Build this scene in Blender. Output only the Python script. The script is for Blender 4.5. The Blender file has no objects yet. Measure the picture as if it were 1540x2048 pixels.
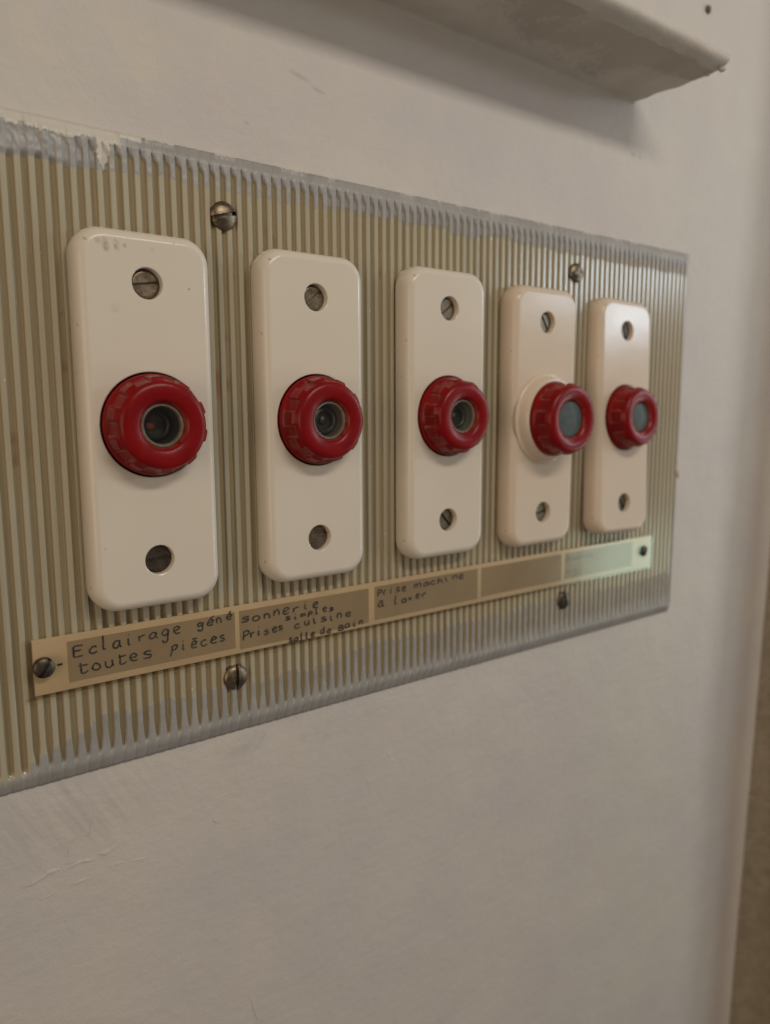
import bpy, bmesh, math, random
from mathutils import Vector, Matrix, noise
random.seed(7)
S = 0.001                                   # everything below is authored in millimetres
R = math.radians

# ------------------------------------------------------------------ camera, world, lamps, exposure
scene = bpy.context.scene
scene.view_settings.view_transform = 'Standard'
scene.view_settings.look = 'None'
scene.view_settings.exposure = 0.0
scene.view_settings.gamma = 1.0
scene.view_settings.use_curve_mapping = False
try:
    scene.cycles.max_bounces = 10
    scene.cycles.transparent_max_bounces = 12
    scene.cycles.sample_clamp_indirect = 4.0
except Exception:
    pass

CAM = Vector((-120.502, -240.768, 3.747))
yaw, pitch, roll = R(36.36), R(-7.79), R(-0.239)
fwd = Vector((math.sin(yaw)*math.cos(pitch), math.cos(yaw)*math.cos(pitch), math.sin(pitch)))
r0 = Vector((math.cos(yaw), -math.sin(yaw), 0)); u0 = r0.cross(fwd)
rgt = r0*math.cos(roll) + u0*math.sin(roll); upv = -r0*math.sin(roll) + u0*math.cos(roll)
cd = bpy.data.cameras.new('camera'); cam = bpy.data.objects.new('camera', cd)
scene.collection.objects.link(cam)
m = Matrix((rgt, upv, -fwd)).transposed().to_4x4(); m.translation = CAM*S
cam.matrix_world = m
cd.sensor_fit = 'VERTICAL'; cd.sensor_height = 24.0; cd.lens = 1484.53/2048*24.0
cd.clip_start = 0.005; cd.clip_end = 50
cd.dof.use_dof = True; cd.dof.focus_distance = 0.250; cd.dof.aperture_fstop = 5.4
scene.camera = cam

world = bpy.data.worlds.new('World'); scene.world = world; world.use_nodes = True
wn = world.node_tree.nodes; wl = world.node_tree.links; wn.clear()
wo = wn.new('ShaderNodeOutputWorld'); bg = wn.new('ShaderNodeBackground')
tc = wn.new('ShaderNodeTexCoord'); sx = wn.new('ShaderNodeSeparateXYZ')
wl.new(tc.outputs['Generated'], sx.inputs[0])
rz = wn.new('ShaderNodeValToRGB'); rx = wn.new('ShaderNodeValToRGB')
mz = wn.new('ShaderNodeMapRange'); mz.inputs[1].default_value = -1; mz.inputs[2].default_value = 1
mx = wn.new('ShaderNodeMapRange'); mx.inputs[1].default_value = -1; mx.inputs[2].default_value = 1
wl.new(sx.outputs[2], mz.inputs[0]); wl.new(sx.outputs[0], mx.inputs[0])
def ramp(n, stops):
    e = n.color_ramp.elements
    while len(e) < len(stops): e.new(.5)
    for i, (p, c) in enumerate(stops):
        e[i].position = p; e[i].color = (*c, 1)
ramp(rz, [(0, (.21, .188, .188)), (.42, (.28, .255, .252)), (.60, (.42, .385, .345)), (1, (.54, .49, .43))])
ramp(rx, [(0, (1.02, .84, .64)), (.4, (.95, .90, .84)), (1, (1.08, 1.10, 1.10))])
wmx = wn.new('ShaderNodeMix'); wmx.data_type = 'RGBA'; wmx.blend_type = 'MULTIPLY'; wmx.inputs[0].default_value = 1
wl.new(mz.outputs[0], rz.inputs[0]); wl.new(mx.outputs[0], rx.inputs[0])
wl.new(rz.outputs[0], wmx.inputs[6]); wl.new(rx.outputs[0], wmx.inputs[7])
wl.new(wmx.outputs[2], bg.inputs[0]); bg.inputs[1].default_value = .46
wl.new(bg.outputs[0], wo.inputs[0])

def area(name, pos, target, sx_, sy_, power, col):
    l = bpy.data.lights.new(name, 'AREA'); l.shape = 'RECTANGLE'; l.size = sx_; l.size_y = sy_
    l.energy = power; l.color = col
    o = bpy.data.objects.new(name, l); scene.collection.objects.link(o)
    o.location = pos; d = Vector(target) - Vector(pos)
    o.rotation_euler = d.to_track_quat('-Z', 'Y').to_euler()
    return o
def dirlamp(name, az, el, dist, sx_, sy_, power, col, origin=(-.1205, .2408, .004)):
    a, e = R(az), R(el); o = Vector(origin)
    p = o + Vector((math.sin(a)*math.cos(e), -math.cos(a)*math.cos(e), math.sin(e)))*dist
    return area(name, p, o, sx_, sy_, power, col)
area('key_window_light', (.09, -.62, .45), (.09, 0, .06), .40, .07, 1.82, (1.0, .93, .82))
dirlamp('high_pane_light', 53.4, 9.3, 2.6, .58, .15, 4.6, (.72, .86, 1.0))
dirlamp('low_pane_light', 56.2, -10.8, 2.6, .46, .24, 1.5, (.70, 1.0, .82))
dirlamp('mid_pane_light', 54.5, -1.0, 2.6, .30, .62, .24, (.92, .93, 1.0))
area('left_room_light', (-1.25, -.75, .05), (-.05, 0, 0), .8, .9, 4.2, (1.0, .80, .56))
area('side_window_light', (.84, -.24, .05), (.1, 0, 0), .07, .9, 1.12, (.97, .97, .95))

# ------------------------------------------------------------------ helpers
col = scene.collection
def tag(o, label=None, cat=None, group=None, kind=None):
    for k, v in (('label', label), ('category', cat), ('group', group), ('kind', kind)):
        if v: o[k] = v
    return o
def empty(name, loc=(0, 0, 0)):
    o = bpy.data.objects.new(name, None); col.objects.link(o); o.location = Vector(loc)*S
    o.empty_display_size = .01
    return o
def mk(name, verts, faces, mat, parent=None, smooth=True, sharp=35, attrs=None):
    me = bpy.data.meshes.new(name)
    me.from_pydata([(v[0]*S, v[1]*S, v[2]*S) for v in verts], [], faces)
    me.update()
    bm = bmesh.new(); bm.from_mesh(me); bmesh.ops.recalc_face_normals(bm, faces=bm.faces)
    bm.to_mesh(me); bm.free()
    if smooth:
        me.polygons.foreach_set('use_smooth', [True]*len(me.polygons))
        if sharp: me.set_sharp_from_angle(angle=R(sharp))
    if attrs:
        for k, vals in attrs.items():
            a = me.attributes.new(k, 'FLOAT', 'POINT'); a.data.foreach_set('value', vals)
    me.materials.append(mat)
    o = bpy.data.objects.new(name, me); col.objects.link(o)
    if parent: o.parent = parent
    return o
def box(x0, x1, y0, y1, z0, z1):
    v = [(x, y, z) for x in (x0, x1) for y in (y0, y1) for z in (z0, z1)]
    return v, [(0, 1, 3, 2), (4, 6, 7, 5), (0, 4, 5, 1), (2, 3, 7, 6), (0, 2, 6, 4), (1, 5, 7, 3)]
def bevbox(x0, x1, y0, y1, z0, z1, b=.3):
    """slab with its front (y1) edges eased; y0 back, y1 front (smaller y)"""
    ys = [(y0, 0), (y1+b, 0), (y1+b*.3, b*.3), (y1, b)]
    v = []; f = []
    for y, i in ys:
        v += [(x0+i, y, z0+i), (x1-i, y, z0+i), (x1-i, y, z1-i), (x0+i, y, z1-i)]
    for k in range(3):
        for j in range(4):
            a = k*4+j; b_ = k*4+(j+1) % 4; f.append((a, b_, b_+4, a+4))
    f.append((0, 3, 2, 1)); f.append((12, 13, 14, 15))
    return v, f
def revolve(prof, n=96, rf=None, cap0=False, cap1=False, cx=0, cz=0):
    """prof: list of (r, y); rf(theta, i, r) -> radius; axis along y"""
    v = []; f = []
    for i, (r, y) in enumerate(prof):
        for k in range(n):
            t = 2*math.pi*k/n; rr = rf(t, i, r) if rf else r
            v.append((cx+rr*math.cos(t), y, cz+rr*math.sin(t)))
    for i in range(len(prof)-1):
        for k in range(n):
            a = i*n+k; b = i*n+(k+1) % n; f.append((a, b, b+n, a+n))
    if cap0: f.append(tuple(range(n)))
    if cap1: f.append(tuple((len(prof)-1)*n+k for k in range(n)))
    return v, f
def fbm(x, y, z=0.0, o=3): return noise.fractal(Vector((x, y, z)), 1.0, 2.0, o)

# ------------------------------------------------------------------ materials
def newmat(name):
    m = bpy.data.materials.new(name); m.use_nodes = True
    nt = m.node_tree; nt.nodes.clear()
    out = nt.nodes.new('ShaderNodeOutputMaterial'); b = nt.nodes.new('ShaderNodeBsdfPrincipled')
    nt.links.new(b.outputs[0], out.inputs[0])
    return m, nt, b
def N(nt, t, **kw):
    n = nt.nodes.new(t)
    for k, v in kw.items(): setattr(n, k, v)
    return n
def objco(nt, scale=(1, 1, 1), rot=(0, 0, 0), loc=(0, 0, 0)):
    t = N(nt, 'ShaderNodeTexCoord'); mp = N(nt, 'ShaderNodeMapping')
    mp.inputs['Scale'].default_value = scale; mp.inputs['Rotation'].default_value = rot
    mp.inputs['Location'].default_value = loc
    nt.links.new(t.outputs['Object'], mp.inputs[0]); return mp.outputs[0]
def rotco(nt, ang, scale):
    a = objco(nt, rot=(0, R(ang), 0)); mp = N(nt, 'ShaderNodeMapping'); mp.inputs['Scale'].default_value = scale
    nt.links.new(a, mp.inputs[0]); return mp.outputs[0]
def tex(nt, scale, detail=4, rough=.55, vec=None, dist=0):
    n = N(nt, 'ShaderNodeTexNoise'); n.inputs['Scale'].default_value = scale
    n.inputs['Detail'].default_value = detail; n.inputs['Roughness'].default_value = rough
    n.inputs['Distortion'].default_value = dist
    nt.links.new(vec if vec else objco(nt), n.inputs['Vector']); return n.outputs[0]
def cr(nt, fac, stops):
    n = N(nt, 'ShaderNodeValToRGB'); ramp(n, stops); nt.links.new(fac, n.inputs[0]); return n.outputs[0]
def mixc(nt, fac, a, b, mode='MIX'):
    n = N(nt, 'ShaderNodeMix', data_type='RGBA', blend_type=mode)
    if isinstance(fac, float): n.inputs[0].default_value = fac
    else: nt.links.new(fac, n.inputs[0])
    for i, c in ((6, a), (7, b)):
        if isinstance(c, tuple): n.inputs[i].default_value = (*c, 1)
        else: nt.links.new(c, n.inputs[i])
    return n.outputs[2]
def math_(nt, op, a, b=None, clamp=False):
    n = N(nt, 'ShaderNodeMath', operation=op, use_clamp=clamp)
    for i, c in ((0, a), (1, b)):
        if c is None: continue
        if isinstance(c, (int, float)): n.inputs[i].default_value = c
        else: nt.links.new(c, n.inputs[i])
    return n.outputs[0]
def mrange(nt, v, a, b, c=0., d=1.):
    n = N(nt, 'ShaderNodeMapRange'); n.inputs[1].default_value = a; n.inputs[2].default_value = b
    n.inputs[3].default_value = c; n.inputs[4].default_value = d
    nt.links.new(v, n.inputs[0]); return n.outputs[0]
def bump(nt, b, h, dist, strength=1.0, prev=None):
    n = N(nt, 'ShaderNodeBump'); n.inputs['Strength'].default_value = strength
    n.inputs['Distance'].default_value = dist; nt.links.new(h, n.inputs['Height'])
    if prev: nt.links.new(prev, n.inputs['Normal'])
    nt.links.new(n.outputs[0], b.inputs['Normal']); return n.outputs[0]
def setc(nt, b, c, rough=.5, metal=0., spec=.5, coat=0.):
    if isinstance(c, tuple): b.inputs['Base Color'].default_value = (*c, 1)
    else: nt.links.new(c, b.inputs['Base Color'])
    if isinstance(rough, float): b.inputs['Roughness'].default_value = rough
    else: nt.links.new(rough, b.inputs['Roughness'])
    b.inputs['Metallic'].default_value = metal; b.inputs['Specular IOR Level'].default_value = spec
    b.inputs['Coat Weight'].default_value = coat; b.inputs['Coat Roughness'].default_value = .12

def spot(nt, cx, cz, rad_x, rad_z, ang=0.):
    """soft mask (1 inside) of an ellipse at object-space x, z in mm"""
    t = N(nt, 'ShaderNodeTexCoord'); mp = N(nt, 'ShaderNodeMapping', vector_type='TEXTURE')
    mp.inputs['Location'].default_value = (cx*S, 0, cz*S); mp.inputs['Rotation'].default_value = (0, R(ang), 0)
    mp.inputs['Scale'].default_value = (rad_x*S, 100., rad_z*S)
    nt.links.new(t.outputs['Object'], mp.inputs[0])
    g = N(nt, 'ShaderNodeVectorMath', operation='LENGTH'); nt.links.new(mp.outputs[0], g.inputs[0])
    return mrange(nt, g.outputs['Value'], 1.0, .35)

def wall_material(name, shaded_rough_plaster=False):
    m, nt, b = newmat(name)
    big = tex(nt, 14, 4, .6); mid = tex(nt, 70, 5, .6, dist=.6)
    c = cr(nt, big, [(.33, (.58, .53, .51)), (.5, (.61, .56, .51)), (.67, (.635, .585, .52))])
    c = mixc(nt, mrange(nt, mid, .3, .75, 0., .35), c, (.585, .54, .525))
    # old grime rubbed into the paint under the board
    streak = tex(nt, 1, 4, .6, vec=rotco(nt, 28, (380, 380, 26)))
    gm = math_(nt, 'MULTIPLY', spot(nt, -72, -125, 48, 22, 0), mrange(nt, streak, .42, .72))
    c = mixc(nt, math_(nt, 'MULTIPLY', gm, .28), c, (.30, .28, .29))
    gm2 = math_(nt, 'MULTIPLY', spot(nt, 15, -122, 45, 10, 0), mrange(nt, mid, .45, .7))
    c = mixc(nt, math_(nt, 'MULTIPLY', gm2, .35), c, (.36, .34, .34))
    # scuff just left below the shelf and patches of yellower paint above the board
    pm = math_(nt, 'MULTIPLY', spot(nt, -50, 112, 60, 22, 0), mrange(nt, tex(nt, 55, 3), .48, .56))
    c = mixc(nt, math_(nt, 'MULTIPLY', pm, .3), c, (.68, .58, .45))
    for (x, z, a_, bb) in ((22, 121, 5, 1.3), (30, 118, 4, 1.0), (1, 101, 1.2, .8), (215, 131, 3, 1.5), (221, 131, 1.6, 1.2)):
        c = mixc(nt, math_(nt, 'MULTIPLY', spot(nt, x, z, a_, bb, 12), .35), c, (.33, .30, .28))
    if shaded_rough_plaster:
        c = cr(nt, tex(nt, 120, 4), [(.35, (.37, .30, .215)), (.7, (.47, .385, .285))])  # dark tan plaster, also the painted shade of the coved corner
    setc(nt, b, c, .55 if not shaded_rough_plaster else .8, spec=.35)
    grain = tex(nt, 900, 3, .7); brush = tex(nt, 1, 5, .6, vec=objco(nt, (60, 60, 260), (0, R(8), 0)))
    pits = tex(nt, 260, 6, .7)
    p = bump(nt, b, grain, .00012, .5)
    p = bump(nt, b, brush, .0006, .35, p)
    p = bump(nt, b, pits, .0007 if not shaded_rough_plaster else .004, .5 if not shaded_rough_plaster else 1., p)
    p = bump(nt, b, tex(nt, 34, 3), .003, .30, p)
    return m
M_wall = wall_material('painted_wall'); M_return = wall_material('shaded_rough_plaster', True)

# shelf paint
M_shelf, nt, b = newmat('old_shelf_paint')
t1 = tex(nt, 30, 7, .68, dist=.8)
att = N(nt, 'ShaderNodeAttribute', attribute_name='bare')
f = math_(nt, 'ADD', att.outputs['Fac'], mrange(nt, t1, .3, .7, -.45, .45))
f = mrange(nt, math_(nt, 'ADD', f, mrange(nt, tex(nt, 260, 4), .3, .7, -.14, .14)), .38, .66)
c = mixc(nt, f, cr(nt, t1, [(.3, (.54, .50, .44)), (.7, (.64, .59, .52))]), cr(nt, tex(nt, 25), [(.3, (.43, .39, .335)), (.7, (.50, .455, .395))]))
c = mixc(nt, math_(nt, 'MULTIPLY', spot(nt, 193, 155, 9, 60), .2), c, (.46, .33, .24))
setc(nt, b, c, .75, spec=.2)
p = bump(nt, b, tex(nt, 420, 5, .7), .0006, .6)
bump(nt, b, f, .0006, .6, p)

# ribbed board: rib / groove colour from height attribute, overpaint from attributes
M_board, nt, b = newmat('ribbed_board')
hgt = N(nt, 'ShaderNodeAttribute', attribute_name='rib').outputs['Fac']
pnt = N(nt, 'ShaderNodeAttribute', attribute_name='paint').outputs['Fac']
crm = N(nt, 'ShaderNodeAttribute', attribute_name='cream').outputs['Fac']
vs = objco(nt, (900, 900, 9)); vlow = tex(nt, 1, 3, .5, vec=vs); n2 = tex(nt, 18, 4)
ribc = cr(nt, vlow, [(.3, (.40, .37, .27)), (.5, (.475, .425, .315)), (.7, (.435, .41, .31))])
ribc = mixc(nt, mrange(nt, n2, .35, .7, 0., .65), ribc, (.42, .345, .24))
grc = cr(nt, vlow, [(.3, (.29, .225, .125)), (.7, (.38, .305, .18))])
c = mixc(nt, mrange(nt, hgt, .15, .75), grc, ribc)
rust = math_(nt, 'MULTIPLY', mrange(nt, tex(nt, 60, 2), .66, .74), mrange(nt, hgt, .6, .2))
c = mixc(nt, math_(nt, 'MULTIPLY', rust, .6), c, (.28, .13, .07))
fleck = mrange(nt, tex(nt, 430, 1), .785, .80)
c = mixc(nt, fleck, c, (.68, .60, .44))
pc = cr(nt, tex(nt, 120, 4), [(.3, (.31, .295, .28)), (.7, (.385, .368, .348))])
edge = tex(nt, 500, 3)
pf = mrange(nt, math_(nt, 'ADD', pnt, mrange(nt, edge, .3, .7, -.22, .22)), .42, .58)
c = mixc(nt, pf, c, pc)
c = mixc(nt, mrange(nt, math_(nt, 'ADD', crm, mrange(nt, edge, .3, .7, -.25, .25)), .4, .6), c, (.625, .57, .50))
rg = mixc(nt, pf, (.19, .19, .19), (.40, .40, .40))
setc(nt, b, c, .3, spec=.55)
nt.links.new(rg, b.inputs['Roughness'])
bump(nt, b, tex(nt, 40, 2), .0004, .05)

def plate_mat(name, base, smudge=False, sp=.34):
    m, nt, b = newmat(name)
    c = cr(nt, tex(nt, 22, 4), [(.3, tuple(x*.95 for x in base)), (.7, base)])
    dots = mrange(nt, tex(nt, 210, 1), .775, .80)
    c = mixc(nt, math_(nt, 'MULTIPLY', dots, .55), c, (.33, .25, .17))
    if smudge:
        nz = mrange(nt, tex(nt, 420, 3), .3, .62)
        for x, z, a_, b_, s_ in ((-12.0, 53.0, 1.3, 2.4, .75), (-8.8, 53.4, 1.2, 2.2, .75), (-14.2, 54.0, 1.2, 1.2, .3), (-6.4, 53.4, .8, .9, .35),
                                 (-10, 35, 2.2, 1.8, .14), (2, 53.2, 1.0, 1.0, .2), (9, 56, .5, .5, .5), (13.2, 42.5, .5, .5, .6), (-17, -37.5, .6, .8, .4)):
            mk_ = math_(nt, 'MULTIPLY', spot(nt, x, z, a_, b_, -12), nz)
            c = mixc(nt, math_(nt, 'MULTIPLY', mk_, s_), c, (.13, .11, .09))
    setc(nt, b, c, mrange(nt, tex(nt, 60, 3), .3, .7, .14, .20), spec=sp)
    bump(nt, b, tex(nt, 90, 3), .0004, .12)
    return m
M_plate1 = plate_mat('smudged_cream_porcelain', (.745, .665, .56), True)
M_plate = plate_mat('cream_porcelain', (.745, .665, .56))
M_plate2 = plate_mat('beige_porcelain', (.72, .60, .48), sp=.24)
M_dark, nt, b = newmat('dark_socket'); setc(nt, b, (.03, .022, .018), .7)

M_sock2, nt, b = newmat('brown_socket'); setc(nt, b, cr(nt, tex(nt, 200, 3), [(.3, (.10, .08, .065)), (.7, (.17, .14, .12))]), .6)
M_sock3, nt, b = newmat('grey_socket'); setc(nt, b, cr(nt, tex(nt, 200, 3), [(.3, (.12, .13, .115)), (.7, (.22, .23, .21))]), .5)
M_cap, nt, b = newmat('red_bakelite')
c = cr(nt, tex(nt, 120, 4), [(.3, (.18, .002, .003)), (.7, (.245, .0035, .005))])
ed = N(nt, 'ShaderNodeAttribute', attribute_name='dust').outputs['Fac']
dustf = math_(nt, 'MULTIPLY', ed, mrange(nt, tex(nt, 300, 3), .35, .65))
c = mixc(nt, math_(nt, 'MULTIPLY', dustf, .38), c, (.42, .24, .17))
setc(nt, b, c, .30, spec=.25); bump(nt, b, tex(nt, 240, 4), .0004, .25)

M_ring, nt, b = newmat('brass_ring'); setc(nt, b, cr(nt, tex(nt, 300), [(.3, (.16, .125, .09)), (.7, (.26, .21, .155))]), .5, .3)
M_metal, nt, b = newmat('dull_metal'); setc(nt, b, cr(nt, tex(nt, 400, 3), [(.3, (.05, .045, .04)), (.7, (.15, .13, .11))]), .45, .8)
M_red_dot, nt, b = newmat('red_indicator'); setc(nt, b, (.30, .06, .04), .5)
M_frost, nt, b = newmat('dusty_glass'); setc(nt, b, cr(nt, tex(nt, 260, 3), [(.3, (.05, .068, .066)), (.7, (.085, .11, .105))]), .5, 0, .25)

def clear(name, tint, rough):
    m = bpy.data.materials.new(name); m.use_nodes = True; nt = m.node_tree; nt.nodes.clear()
    out = N(nt, 'ShaderNodeOutputMaterial'); tr = N(nt, 'ShaderNodeBsdfTransparent'); gl = N(nt, 'ShaderNodeBsdfGlossy')
    tr.inputs[0].default_value = (*tint, 1); gl.inputs[0].default_value = (1, 1, 1, 1); gl.inputs['Roughness'].default_value = rough
    fr = N(nt, 'ShaderNodeFresnel'); fr.inputs[0].default_value = 1.5; mx_ = N(nt, 'ShaderNodeMixShader')
    bp = N(nt, 'ShaderNodeBump'); bp.inputs['Distance'].default_value = .0004; bp.inputs['Strength'].default_value = .25
    nt.links.new(tex(nt, 50, 3), bp.inputs['Height']); nt.links.new(bp.outputs[0], gl.inputs['Normal'])
    ge = N(nt, 'ShaderNodeNewGeometry')
    nt.links.new(math_(nt, 'MULTIPLY', fr.outputs[0], math_(nt, 'SUBTRACT', 1.0, ge.outputs['Backfacing'])), mx_.inputs[0]); nt.links.new(tr.outputs[0], mx_.inputs[1]); nt.links.new(gl.outputs[0], mx_.inputs[2])
    nt.links.new(mx_.outputs[0], out.inputs[0]); return m
M_glass = clear('clear_glass', (.80, .80, .76), .06)
M_plastic = clear('clear_plastic', (.93, .91, .86), .13)

M_screw, nt, b = newmat('tarnished_screw')
sn = tex(nt, 400, 4)
setc(nt, b, cr(nt, sn, [(.3, (.135, .10, .065)), (.6, (.25, .20, .14)), (.8, (.15, .095, .06))]), mrange(nt, sn, .3, .7, .28, .5), .9)
bump(nt, b, tex(nt, 700, 3), .0002, .4)
M_screw_dark, nt, b = newmat('blackened_screw')
setc(nt, b, cr(nt, tex(nt, 500, 4), [(.3, (.07, .055, .04)), (.7, (.16, .13, .10))]), .42, .85)
bump(nt, b, tex(nt, 700, 3), .0002, .4)

M_card, nt, b = newmat('cream_card'); setc(nt, b, cr(nt, tex(nt, 30, 4), [(.3, (.66, .51, .36)), (.7, (.76, .605, .44))]), .5)
M_slip, nt, b = newmat('tan_paper'); setc(nt, b, cr(nt, tex(nt, 45, 5), [(.3, (.36, .27, .18)), (.7, (.42, .33, .23))]), .7)
M_ink, nt, b = newmat('blue_black_ink'); setc(nt, b, cr(nt, tex(nt, 500, 3), [(.35, (.03, .03, .04)), (.65, (.11, .095, .09))]), .5)
M_fadedink, nt, b = newmat('faded_ink'); setc(nt, b, (.14, .12, .14), .6)

# ------------------------------------------------------------------ the wall
WALL_Y = 3.0
def corner_x(z): return 383 + (z+198)*.040
def build_wall():
    # vertical profile strip: flat part, coved inner corner, short return, front of the return
    def seg(z):
        cx = corner_x(z); rc = 20.0; P = []
        xs = [-650, -500, -400, -300, -240] + [-200+i*3.5 for i in range(0, 200)]
        xs = [x for x in xs if x < cx-rc-1]
        xs = xs[:155]
        last = xs[-1]
        for x in xs: P.append((x, WALL_Y))
        n = 20
        for i in range(1, n+1):
            P.append((last+(cx-rc-last)*i/n, WALL_Y))
        for i in range(1, 13):
            a = math.pi/2*i/12
            P.append((cx-rc+rc*math.sin(a), WALL_Y-rc+rc*math.cos(a)))
        for i in range(1, 9): P.append((cx, WALL_Y-rc-i*1.0))
        for i in range(1, 5):
            a = math.pi/2*i/4; P.append((cx+3-3*math.cos(a), WALL_Y-rc-8-3*math.sin(a)))
        P.append((cx+60, WALL_Y-rc-11)); P.append((cx+320, WALL_Y-rc-11))
        return P
    zs = [-760, -700, -640, -600, -560] + [-540+4.5*i for i in range(190)] + [330, 380, 450, 560, 700]
    V = []; F = []
    for z in zs:
        for (x, y) in seg(z):
            d = .55*fbm(x*.011, z*.013, 3) + .22*fbm(x*.05, z*.06, 9)
            # keep flat where the board sits
            k = 1.0
            if -125 < x < 272 and -117 < z < 92: k = 0.15
            V.append((x, y - d*k*.8, z))
    n = len(seg(0)); nz = len(zs)
    for j in range(nz-1):
        for i in range(n-1):
            a = j*n+i; F.append((a, a+1, a+n+1, a+n))
    o = mk('wall', V, F, M_wall, sharp=0)
    me = o.data; me.materials.append(M_return)
    # rough plaster on the return; on the cove its tan paints corner shade
    for p_ in me.polygons:
        c_ = p_.center
        if c_.y < (WALL_Y-2.5)*S and c_.x > .3: p_.material_index = 1
    tag(o, 'cream painted plaster wall behind the ribbed fuse board', 'wall', kind='structure')
    return o
wall = build_wall()

def ridge_line(pts, rad, name, parent, mat, flat=.5, jit=.35, seed=1):
    """thin raised line of paint lying on the wall"""
    random.seed(seed); V = []; F = []; P = []
    for i in range(len(pts)-1):
        a, c_ = pts[i], pts[i+1]; n = max(3, int(math.dist(a, c_)/.8))
        for k in range(n): 
            t = k/n; P.append((a[0]+(c_[0]-a[0])*t, a[1]+(c_[1]-a[1])*t))
    P.append(pts[-1]); ns = 8
    for i, (x, z) in enumerate(P):
        e = min(1, i/3, (len(P)-1-i)/3); r_ = rad*(.25+.75*e)*(1+jit*fbm(i*.3, seed)*1.6)
        x += .7*fbm(i*.15, seed, 5); z += .9*fbm(i*.12, seed, 8)
        j = min(i+1, len(P)-1); j0 = max(i-1, 0)
        dx, dz = P[j][0]-P[j0][0], P[j][1]-P[j0][1]; L = math.hypot(dx, dz) or 1; nx, nz_ = -dz/L, dx/L
        for k in range(ns):
            t = 2*math.pi*k/ns
            V.append((x+nx*r_*math.cos(t), WALL_Y-.05+flat*r_*math.sin(t), z+nz_*r_*math.cos(t)))
    for i in range(len(P)-1):
        for k in range(ns):
            a = i*ns+k; b_ = i*ns+(k+1) % ns; F.append((a, b_, b_+ns, a+ns))
    return mk(name, V, F, mat, parent)
for i, (pts, r_) in enumerate([
        ([(-84, -146), (-77, -144), (-73, -144.5)], .55), ([(-71, -144.8), (-66, -144.3), (-62, -144.7)], .5), ([(-61, -143.6), (-57, -143), (-54, -141.5)], .6),
        ([(-80, -152), (-74, -150.6)], .4), ([(-70, -151), (-64, -150.5)], .45), ([(-58, -149), (-52, -149.5)], .35), ([(-50, -150.5), (-45, -150.8)], .4),
        ([(-21, -138), (-12, -136.8), (-4, -133)], .32), ([(-26, -141), (-20, -140)], .3), ([(-20, -145), (-18, -147)], .5),
        ([(23, -137), (24, -142)], .45), ([(60, -139), (61, -146), (63, -149)], .4), ([(-8, -222), (-6.5, -229), (-5, -236)], .28),
        ([(48, -150), (50, -157)], .35), ([(-69, -134), (-71, -141)], .22), ([(-60, -122), (-64, -136)], .22), ([(-66, -120), (-72, -133)], .2)]):
    ridge_line(pts, r_*1.35, 'raised_paint', wall, M_wall, seed=i+3)

# ------------------------------------------------------------------ shelf above
def build_shelf():
    ztop = 155.3; x0, x1 = -330, 215.0
    prof = []   # (y, z, bare)
    for i in range(9):     # cove at the wall
        a = math.pi/2*i/8; prof.append((WALL_Y+.3-2.5*(1-math.cos(a)), ztop-2+2*math.sin(a), -.3))
    for i in range(1, 16):
        t = i/15; y = .3-t*38.3; prof.append((y, ztop, .2+min(.62, t*1.15)))
    for i in range(1, 9):
        a = math.pi*.5*i/8; prof.append((-38-8.2*math.sin(a), ztop+3.8*(1-math.cos(a)), .45-.1*i))
    prof.append((-45.6, ztop+5.4, -.3)); prof.append((-43, ztop+6.2, -.3)); prof.append((WALL_Y+.5, ztop+6.4, -.3))
    nx = 230; V = []; F = []; bare = []; n = len(prof)
    for i in range(nx):
        t = i/(nx-1); x = x0+(x1-x0)*(t**.7)
        for j, (y, z, ba) in enumerate(prof):
            d = .32*fbm(x*.03, y*.05, j*.02)+.16*fbm(x*.15, y*.2, 4)
            rag = 0
            if i == nx-1: rag = 1.0*fbm(y*.3, z*.3, 7) + (-1.0 if y > -20 else .3)
            V.append((x+rag, y + (d*.8 if y < -36 else 0), z - d*(0 if j < 2 else 1)))
            bb = ba + .25*fbm(x*.02, y*.05, 11)
            if x > 165 and y > -30: bb -= (x-165)/50*.75*min(1, (y+30)/8)
            if x < 120: bb -= (120-x)/60*.55
            bare.append(bb)
    for i in range(nx-1):
        for j in range(n):
            a = i*n+j; b_ = i*n+(j+1) % n; F.append((a, b_, b_+n, a+n))
    F.append(tuple(range(n))); F.append(tuple((nx-1)*n+k for k in range(n)))
    o = mk('shelf', V, F, M_shelf, sharp=50, attrs={'bare': bare})
    tag(o, 'old grey painted shelf ledge on the wall above the fuse board', 'shelf')
    # paint crumbs hanging on its front corner
    for (x, y, r_) in ((213.6, -36.5, 1.4), (214.6, -43, 1.5), (213.2, -31, .9)):
        v = []; f = []; ns = 10
        for i in range(7):
            a = math.pi*i/6
            for k in range(ns):
                t = 2*math.pi*k/ns; rr = r_*(1+.3*fbm(i, k*.4, x))
                v.append((x+rr*math.sin(a)*math.cos(t), y+rr*math.sin(a)*math.sin(t), ztop-.1+.7*rr*math.cos(a)))
        for i in range(6):
            for k in range(ns):
                a_ = i*ns+k; b_ = i*ns+(k+1) % ns; f.append((a_, b_, b_+ns, a_+ns))
        mk('paint_crumb', v, f, M_shelf, o, attrs={'bare': [.2]*len(v)})
build_shelf()

# small nail by the shelf
v, f = revolve([(.01, 1.4), (1.2, 1.5), (1.9, 2.0), (2.1, 2.8), (1.4, 3.4)], 20)
nail = mk('nail', v, f, M_screw_dark); nail.location = Vector((275.2, 0, 215.9))*S
tag(nail, 'tiny dark nail head in the wall to the right of the shelf', 'nail')

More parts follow.
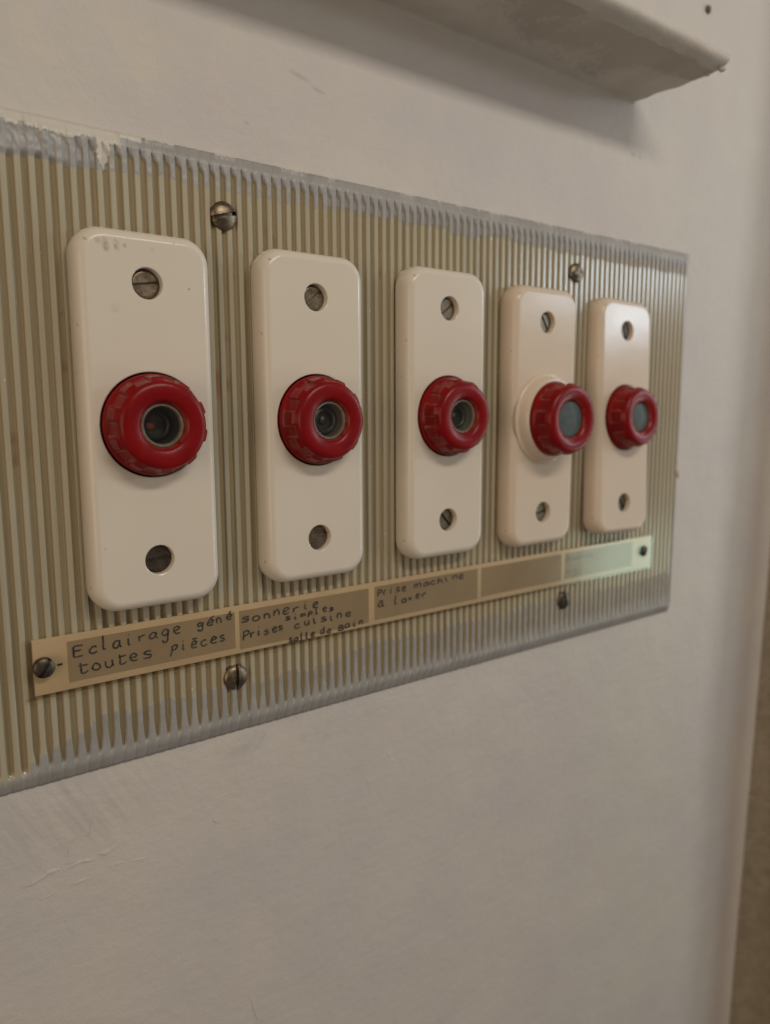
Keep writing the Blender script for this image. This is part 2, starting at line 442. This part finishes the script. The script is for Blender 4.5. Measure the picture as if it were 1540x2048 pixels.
# ------------------------------------------------------------------ screws
def screw_mesh(r, h, slot, depth, dome=True):
    w = slot/2
    us = sorted(set([-r*.999*math.cos(math.pi*i/22) for i in range(23)] + [0]))
    us = [u for u in us if abs(u) > w+.05*r]
    us = sorted(us + [-w, -w+1e-3, 0, w-1e-3, w]); nv = 22
    V = []; F = []
    for u in us:
        L = math.sqrt(max(r*r-u*u, 1e-6))
        for j in range(nv+1):
            v_ = -L*math.cos(math.pi*j/nv); q = math.hypot(u, v_)/r
            if dome: y = -h*math.sqrt(max(0, 1-(q*.97)**2.2))
            else: y = -h + (max(0, q-.86)/.14)**2*h*.45
            if abs(u) < w: y = max(y+depth, -h+depth) if dome else -h+depth
            V.append((u, y, v_))
    n = nv+1
    for i in range(len(us)-1):
        for j in range(nv):
            a = i*n+j; F.append((a, a+1, a+n+1, a+n))
    # skirt
    base = len(V); ring = 40
    for yy in (-.25*h if dome else -h*.55, 1.2):
        for k in range(ring):
            t = 2*math.pi*k/ring; V.append((r*math.cos(t), yy, r*math.sin(t)))
    for k in range(ring):
        a = base+k; b_ = base+(k+1) % ring; F.append((a, b_, b_+ring, a+ring))
    return V, F
def screw(parent, x, y, z, r, ang, h=1.6, slot=1.0, depth=1.1, dome=True, mat=None, name='screw'):
    V, F = screw_mesh(r, h, slot, depth, dome)
    o = mk(name, V, F, mat or M_screw, parent, sharp=40)
    o.location = Vector((x, y, z))*S
    o.rotation_euler = (0, R(90-ang), 0)      # ang: slot direction, degrees above horizontal to the right
    return o

# ------------------------------------------------------------------ the ribbed board
board = empty('fuse_board', (80, WALL_Y, -12.6))
tag(board, 'ribbed greenish beige backing board with grey overpainted edges', 'board')
BO = Vector((80, WALL_Y, -12.6))
ZT, ZB, XL = 88.4, -113.5, -112.0
def xr(z): return 266.8 + (z-88)*.012
PITCH = 3.81
def build_board():
    xs = []; x = XL+3.2
    FR = (0, .11, .19, .225, .25, .28, .305, .33, .352, .38, .43)
    k0 = math.floor((XL+4)/PITCH)
    for k in range(k0, math.ceil(262/PITCH)+2):
        for q in sorted(set([-f_ for f_ in FR] + [.5] + list(FR))):
            xx = -1.99 + (k+q)*PITCH
            if XL+3.0 < xx < 262.6: xs.append(xx)
    xs = [XL, XL, XL+1.0, XL+2.2] + xs + ['r1', 'r2', 'r3', 'r4']
    zs = [ZB, ZB, ZB+1.2, ZB+3.0, ZB+4.6]
    z = ZB+5.6
    while z < -84: zs.append(z); z += .75
    while z < 66: zs.append(z); z += 5.0
    while z < ZT-3.4: zs.append(z); z += .42
    zs += [ZT-2.4, ZT-1.0, ZT, ZT]
    V = []; rib = []; pa = []; cm = []; n = len(xs)
    nzc = len(zs)
    for jz, z in enumerate(zs):
        for ix, xx in enumerate(xs):
            if isinstance(xx, str):
                x = {'r1': xr(z)-3.0, 'r2': xr(z)-1.2, 'r3': xr(z), 'r4': xr(z)}[xx]
            else: x = xx
            dx = min(x-XL, xr(z)-x); 
            dtop = ZT-z; dbot = z-ZB
            wob = .6*fbm(x*.06, 3.3)
            # bevelled margin
            e = min(dx/3.0, (dtop)/3.6, dbot/4.4)
            margin = max(0., min(1., 1-e))
            ph = (x+1.99)/PITCH; fr = ph-math.floor(ph+.5); ii = math.floor(ph+.5)     # 0 = groove centre
            # the grooves stop short of the margin, their ends and the rib width vary a little
            er = fbm(ii*.73, 1.7); eb = fbm(ii*.61, 8.2)
            gtop = 84.2 + .5*er; gbot = -107.6 + .5*eb
            paint_edge_b = -95.0 + 2.5*fbm(x*.03, 2) + 2.2*eb + 4.5*max(0, min(1, (x-20)/50)) - max(0, (-58-x)*.42)
            tooth = max(0., min(1., (-100.5 + 1.2*eb - z)/6.5))*(1 if x > -80 else .25)
            half = .185 - .125*tooth*(1+.5*er)                       # groove half width in pitches
            # slanted groove end at the top
            topcut = max(0., min(1., (gtop - z - (fr+.2)*6.0)/.6))
            botcut = max(0., min(1., (z-gbot)/1.2))
            s = max(0., min(1., (abs(fr)-half)/.13))
            s = s*s*(3-2*s)
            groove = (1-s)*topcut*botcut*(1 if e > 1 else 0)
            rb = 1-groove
            ripple = .30*(2*(abs(fr)-.5))**4 if rb > .9 else 0      # slightly crowned ribs
            y = 1.15*groove + ripple + margin*(2.5 if dbot < 5 else 1.6)
            if e > 1 and s > .5: y += .12*math.cos(fr*2*math.pi)*0
            # overpaint
            p_ = 0.
            te = 76.6 + 1.6*fbm(x*.045, 6.) + .9*er*(1 if rb > .5 else 0)
            te += 4.0*max(0, min(1, (x-15)/25))*max(0, min(1, (70-x)/25))*0
            if z > te + (0 if rb > .5 else 5.5 + 1.5*er): p_ = 1.
            if 30 < x < 262 and rb <= .5 and z > te+1.8+1.6*er + (2.2 if x > 200 else 0): p_ = 1.
            if x < -47:
                thick = 76.2+1.2*fbm(x*.11, 12.)
                if z > thick:
                    p_ = 1.
                    fillup = min(1., (z-thick)/1.6)
                    k_ = max(0, min(1, (-50-x)/14))
                    y -= 1.15*groove*fillup*.78*k_
                    y -= (.35+.35*fbm(x*.35, z*.25, 3))*fillup*k_
            if z < paint_edge_b and (rb > .5 or z < gbot+.8+1.6*er): p_ = 1.
            if z < paint_edge_b and rb > .5: y -= .10+.12*tooth
            if xr(z)-x < 3.2: p_ = .8
            if margin > .05 and x > -95: p_ = 1.
            if p_ > .5: y -= .06+.10*fbm(x*.6, z*.35, 21)
            cmv = 0.
            edge_c = 84.3 + 1.4*fbm(x*.11, 31.) + .9*fbm(x*.6, z*.5, 31.) + (1.5 if x < -75 else 0.)
            if x < -43 and z > edge_c: cmv = 1.
            if -43 <= x < 240 and z > ZT-.25: cmv = 1. if fbm(x*.08, 40.) > .1 else 0.
            if -43 <= x < -36 and z > 86: cmv = 1.
            if math.hypot((x+48.6)/1.9, (z-82)/4.6) < 1+.45*fbm(x*.8, z*.6, 5): cmv = 1.
            if cmv: y = min(y, y*.75) - .25 + .2*fbm(x*.25, z*.2, 4)
            if x < -43 and z > 85.5: y = y*.8+.3
            # outer skirt down into the wall
            if jz in (0, nzc-1) or ix == 0 or ix == n-1: y = WALL_Y+.6
            V.append((x-BO.x, y-BO.y, z-BO.z)); rib.append(rb if margin < .05 else 1.); pa.append(p_); cm.append(cmv)
    F = []
    for j in range(nzc-1):
        for i in range(n-1):
            a = j*n+i; F.append((a, a+1, a+n+1, a+n))
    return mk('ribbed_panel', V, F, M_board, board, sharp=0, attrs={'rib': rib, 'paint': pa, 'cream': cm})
build_board()
for (x, z, ang, mt) in ((-9.9, 68.4, 16, M_screw), (170.4, 68.4, 12, M_screw), (-11.0, -91.9, 88, M_screw), (168.0, -91.4, 100, M_screw_dark)):
    screw(board, x-BO.x, .2-BO.y, z-BO.z, 4.65, ang, h=2.3, slot=1.25, depth=1.5, mat=mt)
# drop of wall paint stuck on the right edge
v = []; f = []; ns = 12
for i in range(9):
    a = math.pi*i/8
    for k in range(ns):
        t = 2*math.pi*k/ns
        v.append((1.3*math.sin(a)*math.cos(t)*(1+.3*fbm(i, k, 1)), 1.2*math.sin(a)*math.sin(t), 2.3*math.cos(a)))
for i in range(8):
    for k in range(ns):
        a = i*ns+k; b_ = i*ns+(k+1) % ns; f.append((a, b_, b_+ns, a+ns))
o = mk('paint_drip', v, f, M_card, board); o.location = (Vector((265.3, .6, -33))-BO)*S

# ------------------------------------------------------------------ fuse holders
PW, PH, PD = 42.46, 117.6, 9.17
def rrect(w, h, rc, n=10):
    pts = []
    for (cx, cz, a0) in ((w/2-rc, h/2-rc, 0), (-w/2+rc, h/2-rc, 90), (-w/2+rc, -h/2+rc, 180), (w/2-rc, -h/2+rc, 270)):
        for i in range(n+1):
            a = R(a0+90*i/n); pts.append((cx+rc*math.cos(a), cz+rc*math.sin(a)))
    return pts
SZ = 43.0
def plate_mesh(name, mat, parent, hole_r=16.45):
    prof = [(.75, .2), (.75, -.75), (.1, -.95), (0, -1.3), (0, -3.6), (.08, -5.0), (.4, -6.5), (.95, -7.65), (1.65, -8.45), (2.4, -8.92), (3.0, -PD+.02), (3.4, -PD)]
    bm = bmesh.new(); loops = []
    for ins, y in prof:
        loops.append([bm.verts.new((x*S, y*S, z*S)) for x, z in rrect(PW-2*ins, PH-2*ins, 8.6-ins*.75)])
    n = len(loops[0])
    for a, b_ in zip(loops, loops[1:]):
        for k in range(n): bm.faces.new((a[k], a[(k+1) % n], b_[(k+1) % n], b_[k]))
    edges = [e for e in bm.edges if all(v in set(loops[-1]) for v in e.verts)]
    allring = []
    def hole(cx, cz, r, floor, nn, prof_h):
        rings = []
        for rr, y in prof_h:
            rings.append([bm.verts.new(((cx+rr*math.cos(2*math.pi*k/nn))*S, y*S, (cz+rr*math.sin(2*math.pi*k/nn))*S)) for k in range(nn)])
        es = [bm.edges.new((rings[0][k], rings[0][(k+1) % nn])) for k in range(nn)]
        for a, b_ in zip(rings, rings[1:]):
            for k in range(nn): bm.faces.new((a[k], b_[k], b_[(k+1) % nn], a[(k+1) % nn]))
        if floor: bm.faces.new(rings[-1])
        return es
    es = list(edges)
    for s in (1, -1):
        es += hole(0, s*SZ, 4.9, True, 40, [(5.05, -PD), (4.8, -PD+.12), (4.7, -PD+.5), (4.6, -PD+3.6)])
    es += hole(0, 0, hole_r, True, 80, [(hole_r+.25, -PD), (hole_r, -PD+.15), (hole_r-.05, -PD+1.0), (hole_r-.1, -PD+5)])
    bmesh.ops.triangle_fill(bm, use_beauty=True, use_dissolve=False, edges=es)
    bmesh.ops.recalc_face_normals(bm, faces=bm.faces)
    me = bpy.data.meshes.new(name); bm.to_mesh(me); bm.free()
    me.polygons.foreach_set('use_smooth', [True]*len(me.polygons)); me.set_sharp_from_angle(angle=R(30))
    me.materials.append(mat); me.materials.append(M_dark)
    for p_ in me.polygons:
        if abs(p_.center.y+(PD-5)*S) < 2e-5: p_.material_index = 1
        if abs(p_.center.y+PD*S) < 1e-6: p_.use_smooth = False
    o = bpy.data.objects.new(name, me); col.objects.link(o); o.parent = parent
    return o

def cap_mesh(parent, y0, base_r, front_r, hgt, hole_r, funnel, lugs, rot, lug_h, smooth_style=False):
    """y0: plate-level of the cap foot; front at y0-hgt"""
    T = hgt/10.0
    prof = [(base_r-.2, 2.5), (base_r, .2), (base_r-.05, -.9*T), (base_r-.5, -1.6*T), (base_r-1.1, -2.1*T), (base_r-1.3, -2.5*T),
            (base_r-1.5, -3.1*T), (base_r-1.75, -4.2*T), (base_r-1.9, -5.2*T), (base_r-2.1, -6.1*T), (base_r-2.2, -6.7*T), (front_r+.25, -7.2*T),
            (front_r+.18, -8.1*T), (front_r-.05, -8.9*T), (front_r-.5, -9.45*T), (front_r-1.15, -9.82*T), (front_r-2.0, -hgt),
            (front_r-3.2, -9.98*T), (hole_r+1.5+funnel*.6, -9.8*T), (hole_r+.7+funnel*.4, -9.35*T), (hole_r+.22, -8.7*T), (hole_r, -7.9*T-0), (hole_r-.1, -7.0*T-0), (hole_r-.1, -5.2*T)]
    n = 240; lo, hi = 4, 11
    def rf(t, i, r):
        if lo <= i <= hi+1 and lug_h > 0:
            ph = ((t-R(rot))/(2*math.pi)*lugs) % 1.0; d = abs(ph-.5)      # lug centre at ph = .5
            s = max(0., min(1., (.245-d)/.035)); s = s*s*(3-2*s)
            end = {4: .0, 5: .75, 11: 1.0, 12: .25}.get(i, 1.)
            return r + lug_h*s*end
        return r
    V, F = revolve([(r, y+y0) for r, y in prof], n, rf)
    dust = []
    for i, (r, y) in enumerate(prof):
        for k in range(n):
            t = 2*math.pi*k/n; ph = ((t-R(rot))/(2*math.pi)*lugs) % 1.0; d = abs(ph-.5)
            v_ = 0.
            if 4 <= i <= 10 and .23 < d < .31: v_ = 1.
            if i in (4, 5) and d < .3: v_ = .9
            if i >= 20: v_ = .5
            dust.append(v_ if lug_h > .5 else v_*.3)
    return mk('fuse_cap', V, F, M_cap, parent, sharp=48, attrs={'dust': dust})

HOLDERS = [
    # x, z, tilt about x, plate material, cap kind, rot, screw slot angles (top, bottom)
    (-39.83, -.5, 0., M_plate1, 'a', 4, (9, 4), 'leftmost and nearest cream fuse holder with dark smudges at its top left corner'),
    (20.15, .36, 0., M_plate, 'a', 15, (38, 26), 'cream fuse holder above the sonnerie and cuisine slip, second from the left'),
    (82.80, 1.28, 0., M_plate, 'a', 8, (34, -48), 'middle cream fuse holder above the machine slip, its lower slot slanting down right'),
    (141.20, -.41, 0., M_plate2, 'b', 20, (-58, 12), 'fuse holder whose red cap stands out farthest on a raised cream collar'),
    (200.98, -.74, 2.5, M_plate2, 'c', 22, (-70, -60), 'rightmost fuse holder, its upper face catching a pale window reflection')]
for hi_, (x, z, tilt, pm, kind, rot, sa, lab) in enumerate(HOLDERS):
    h = empty('fuse_holder', (x, -.05, z)); h.rotation_euler = (R(-tilt), R(.64*tilt), 0)
    tag(h, lab, 'fuse holder', 'fuse holders in a row on the ribbed board')
    plate_mesh('cover_plate', pm, h)
    for s, a in ((1, sa[0]), (-1, sa[1])):
        screw(h, random.uniform(-.1, .1), -PD+3.0, s*SZ, 4.4, a, h=1.1, slot=1.15, depth=.9, dome=False, mat=M_screw if (hi_ or s > 0) and hi_ < 4 else M_screw_dark)
    if kind == 'b':
        prof = [(20.4, -PD+.2), (20.3, -PD-.7), (19.9, -PD-1.1), (19.2, -PD-1.3), (18.4, -PD-3.4), (17.9, -PD-5.2), (17.4, -PD-5.7), (16.9, -PD-5.75), (16.5, -PD-5.3), (16.3, -PD-2)]
        v, f = revolve(prof, 96); mk('collar', v, f, M_plate2, h)
        y0, br, fr_, hg, hr, fn = -PD-5.6, 16.5, 14.9, 11.0, 8.0, 1.6
        cap = cap_mesh(h, y0, br, fr_, hg, hr, fn, 8, rot, .55)
    elif kind == 'c':
        y0, br, fr_, hg, hr, fn = -PD, 15.8, 13.8, 10.4, 7.0, 1.4
        cap = cap_mesh(h, y0, br, fr_, hg, hr, fn, 8, rot, .6)
    else:
        y0, br, fr_, hg, hr, fn = -PD, 15.85, 13.5, 10.0 + (.6 if hi_ == 2 else 0), 6.8, .0
        cap = cap_mesh(h, y0, br, fr_, hg, hr, fn, 10, rot, 1.0)
    T = hg/10
    if kind == 'a':
        fd = (-1.0, 2.0, 2.0)[hi_]
        v, f = revolve([(hr+.05, y0-7.6*T), (hr-.3, y0-7.9*T), (hr-.8, y0-7.9*T), (hr-1.05, y0-7.5*T), (hr-1.1, y0-6.2*T)], 64)
        mk('metal_ring', v, f, M_ring, cap)
        v, f = revolve([(.01, y0-7.0*T), (hr-1.05, y0-7.0*T)], 48); mk('glass', v, f, M_glass, cap)
        v, f = revolve([(hr-1.1, y0-6.2*T), (hr-1.3, y0-3*T), (hr-1.4, y0-fd), (hr-2.3, y0-fd+.2), (.01, y0-fd+.2)], 48)
        mk('socket', v, f, (M_dark, M_sock2, M_sock3)[hi_], cap)
        v, f = revolve([(4.7, y0-fd-2.0), (4.5, y0-fd-2.7), (3.9, y0-fd-2.9), (3.4, y0-fd-2.5), (3.3, y0-fd-.2), (.01, y0-fd-.2)], 40, cx=.2)
        mk('fuse_end', v, f, M_metal, cap)
        v, f = revolve([(1.5, y0-fd-.3), (1.4, y0-fd-1.2), (.9, y0-fd-1.5), (.01, y0-fd-1.6)], 24, cx=-1.2 if hi_ == 0 else .3, cz=0)
        mk('indicator', v, f, M_red_dot if hi_ == 0 else M_metal, cap)
    else:
        v, f = revolve([(hr+.1, y0-7.6*T), (hr-.3, y0-7.9*T), (hr-.9, y0-7.95*T), (.01, y0-8.1*T)], 48); mk('glass', v, f, M_frost, cap)

# ------------------------------------------------------------------ label holder
LO = Vector((79.6, 0, -74.2))
lab = empty('label_strip', LO); tag(lab, 'long clear label holder with handwritten tan paper slips under the fuse holders', 'label holder')
def part(name, vf, mat, parent=lab, **kw):
    v, f = vf; return mk(name, [(a-LO.x, b_-LO.y, c_-LO.z) for a, b_, c_ in v], f, mat, parent, **kw)
part('card', bevbox(-77.7, 238.4, -.05, -1.0, -83.0, -65.4, .12), M_card)
part('clear_cover', bevbox(-80.0, 239.2, -1.45, -2.35, -83.9, -64.9, .4), M_plastic, smooth=False)
# folded lower lip of the clear cover
part('cover_lip', bevbox(-80.0, 239.2, .0, -1.4, -84.25, -83.45, .2), M_plastic, smooth=False)
slips = []
for i, (x0, x1, z0, z1) in enumerate(((-67.7, -11.0, -80.7, -67.5), (-9.2, 47.6, -81.6, -67.4), (50.6, 107.8, -81.1, -67.2), (110.2, 164.8, -80.6, -67.2), (167.4, 222.5, -80.5, -67.2))):
    o = part('paper_slip', bevbox(x0, x1, -.9, -1.14, z0, z1, .05), M_slip, smooth=False); slips.append(o)
    o['label'] = ('paper slip reading Eclairage gene toutes pieces', 'paper slip reading sonnerie simples Prises cuisine salle de Bain',
                  'paper slip reading Prise machine a laver', 'blank paper slip with a faint pale blot', 'paper slip with faint unreadable writing')[i]
G = {   # pen strokes, unit x-height 1, width about .9
 'E': [[(.95, 1.75), (.1, 1.7), (.05, .9), (0, .0), (.95, .08)], [(.05, .9), (.8, .95)], [(-.03, 1.6), (-.05, .1)]],
 'P': [[(.1, -.1), (.05, 1.0), (.1, 1.6), (.6, 1.7), (.85, 1.3), (.6, .9), (.1, .8)]],
 'B': [[(.05, 0), (.05, 1.5), (.6, 1.5), (.7, 1.1), (.1, .85), (.8, .75), (.8, .2), (.05, 0)]],
 'a': [[(.75, .85), (.4, 1.0), (.05, .6), (.1, .15), (.45, .05), (.75, .5), (.78, .95)], [(.78, .9), (.75, .3), (.95, .02)]],
 'b': [[(.05, 1.7), (.05, .1)], [(.05, .6), (.4, .9), (.75, .5), (.45, .05), (.05, .1)]],
 'c': [[(.75, .85), (.4, 1.0), (.05, .6), (.15, .15), (.5, .02), (.8, .2)]],
 'd': [[(.7, 1.0), (.3, .95), (.05, .5), (.25, .05), (.6, .15), (.75, .5)], [(.8, 1.8), (.75, .5), (.85, 0)]],
 'e': [[(.1, .5), (.5, .58), (.75, .8), (.5, 1.05), (.15, .85), (.08, .35), (.35, .02), (.8, .15)]],
 'g': [[(.75, .85), (.4, 1.0), (.05, .65), (.2, .3), (.6, .4), (.75, .9)], [(.75, .9), (.75, .1), (.65, -.55), (.3, -.6), (.15, -.3)]],
 'h': [[(.05, 1.8), (.05, 0)], [(.05, .55), (.4, .95), (.7, .7), (.72, 0)]],
 'i': [[(.3, .95), (.3, .2), (.5, .0)], [(.32, 1.4), (.34, 1.5)]],
 'l': [[(.25, 1.8), (.2, .8), (.25, .1), (.5, .05)]],
 'm': [[(.02, .95), (.05, 0)], [(.05, .6), (.25, .98), (.42, .7), (.42, .05)], [(.42, .6), (.65, .98), (.85, .7), (.9, 0)]],
 'n': [[(.05, .95), (.1, 0)], [(.1, .55), (.4, .95), (.7, .7), (.75, 0)]],
 'o': [[(.45, 1.0), (.1, .75), (.08, .25), (.4, .0), (.75, .25), (.75, .75), (.42, 1.0)]],
 'p': [[(.15, .95), (.1, .2), (.05, -.6)], [(.12, .7), (.45, 1.05), (.8, .8), (.7, .4), (.3, .25), (.12, .35)]],
 'r': [[(.1, .95), (.12, 0)], [(.12, .5), (.35, .9), (.75, .95)]],
 's': [[(.8, .95), (.35, 1.0), (.15, .75), (.45, .55), (.8, .4), (.65, .1), (.05, .05)]],
 't': [[(.15, 1.35), (.12, .6), (.2, .1), (.55, .0), (.8, .25)], [(.0, 1.0), (.8, 1.05)]],
 'T': [[(.1, 1.2), (.05, .5), (.2, .05), (.6, .05), (.8, .3)], [(.05, 1.2), (.85, 1.2)]],
 'u': [[(.05, .95), (.08, .3), (.35, .0), (.7, .3), (.78, .95)], [(.75, .5), (.8, .05)]],
 'v': [[(.05, .95), (.35, .05), (.75, .95)]],
 'é': [[(.1, .5), (.5, .58), (.75, .8), (.5, 1.05), (.15, .85), (.08, .35), (.35, .02), (.8, .15)], [(.4, 1.3), (.75, 1.65)]],
 'è': [[(.1, .5), (.5, .58), (.75, .8), (.5, 1.05), (.15, .85), (.08, .35), (.35, .02), (.8, .15)], [(.15, 1.45), (.8, 1.38)]],
 'à': [[(.75, .85), (.4, 1.0), (.05, .6), (.1, .15), (.45, .05), (.75, .5), (.78, .95)], [(.78, .9), (.75, .3), (.95, .02)], [(.1, 1.45), (.8, 1.35)]],
 '~': [[(0, .5), (.2, .9), (.35, .2), (.55, .8), (.75, .3), (.95, .6)]],
 ' ': []}
def smooth_line(P, k=5):
    if len(P) < 3:
        a, b_ = P[0], P[-1]; return [(a[0]+(b_[0]-a[0])*i/4, a[1]+(b_[1]-a[1])*i/4) for i in range(5)]
    Q = [P[0]]+list(P)+[P[-1]]; out = []
    for i in range(1, len(Q)-2):
        p0, p1, p2, p3 = Q[i-1:i+3]
        for j in range(k):
            t = j/k
            out.append(tuple(.5*(2*p1[d]+(p2[d]-p0[d])*t+(2*p0[d]-5*p1[d]+4*p2[d]-p3[d])*t*t+(3*p1[d]-p0[d]-3*p2[d]+p3[d])*t**3) for d in (0, 1)))
    out.append(P[-1]); return out
def write(words, mat, parent, pen=.27, y=-1.26):
    V = []; F = []; ns = 6
    for (txt, x0, z0, x1, z1, xh) in words:
        n = len(txt); adv = (x1-x0)/n
        for i, ch in enumerate(txt):
            jx, jz, js = random.uniform(-.10, .10)*adv, random.uniform(-.16, .16)*xh, random.uniform(.82, 1.16)
            gx, gz = x0+adv*i+jx, z0+(z1-z0)*(i/n)+jz; w = adv*random.uniform(.66, .84); sl = random.uniform(-.05, .22)
            for st in G[ch]:
                P = smooth_line([(gx+p[0]*w+p[1]*sl+random.uniform(-.07, .07)*w, gz+p[1]*xh*js+random.uniform(-.06, .06)*xh) for p in st]); b0 = len(V)
                for k, (x, z) in enumerate(P):
                    j1 = min(k+1, len(P)-1); j0 = max(k-1, 0); dx, dz = P[j1][0]-P[j0][0], P[j1][1]-P[j0][1]
                    L = math.hypot(dx, dz) or 1; nx, nz_ = -dz/L, dx/L; rr = pen*(1+.25*fbm(x*.9, z*.9, 2))*(.75 if k in (0, len(P)-1) else 1)
                    for q in range(ns):
                        t = 2*math.pi*q/ns; V.append((x+nx*rr*math.cos(t), y+.06*math.sin(t), z+nz_*rr*math.cos(t)))
                for k in range(len(P)-1):
                    for q in range(ns):
                        a = b0+k*ns+q; b_ = b0+k*ns+(q+1) % ns; F.append((a, b_, b_+ns, a+ns))
    return part('handwriting', (V, F), mat, parent)
write([('Eclairage', -65.8, -72.6, -29.5, -71.4, 2.35), ('géné', -25.0, -70.6, -11.2, -69.6, 2.0),
       ('toutes', -65.0, -78.7, -40.2, -77.7, 2.3), ('pièces', -34.6, -77.6, -13.8, -77.2, 2.1)], M_ink, slips[0])
write([('sonnerie', -8.2, -71.9, 25.2, -70.9, 2.1), ('simples', 9.6, -74.2, 32.0, -73.4, 1.45), ('Prises', -8.3, -78.0, 9.6, -77.3, 1.85),
       ('cuisine', 13.4, -77.8, 39.8, -77.0, 1.8), ('salle', 10.4, -83.0, 22.6, -82.4, 1.6), ('de', 24.5, -82.3, 30.6, -82.1, 1.6), ('Bain', 32.6, -82.1, 46.3, -81.4, 1.6)], M_ink, slips[1], pen=.30)
write([('Prise', 51.8, -71.4, 67.4, -70.8, 1.8), ('machine', 71.6, -71.0, 100.5, -70.0, 1.75),
       ('à', 52.3, -76.0, 56.4, -76.0, 1.7), ('laver', 60.6, -76.2, 79.0, -75.2, 1.8)], M_ink, slips[2], pen=.30)
write([('P~~~~', 168.5, -71.6, 190, -71.2, 1.5), ('~~', 168.5, -77.6, 178, -77.2, 1.4)], M_fadedink, slips[4], pen=.3)
# raised pale blot on the fourth slip is left to the paper; end screws
for (x, z, a, hh) in ((-75.2, -73.7, 58, 3.9), (231.2, -73.2, 50, 2.6)):
    sc = screw(lab, x-LO.x, -hh+.4-LO.y, z-LO.z, 3.15, a, h=1.3, slot=1.05, depth=1.0, dome=True, mat=M_screw_dark)
    v, f = revolve([(2.2, .8), (2.1, hh)], 24); mk('shank', v, f, M_screw_dark, sc)
# torn edge of the card beside the left screw
part('card_tear', box(-70.9, -69.4, -1.16, -1.0, -74.6, -74.0), M_dark)
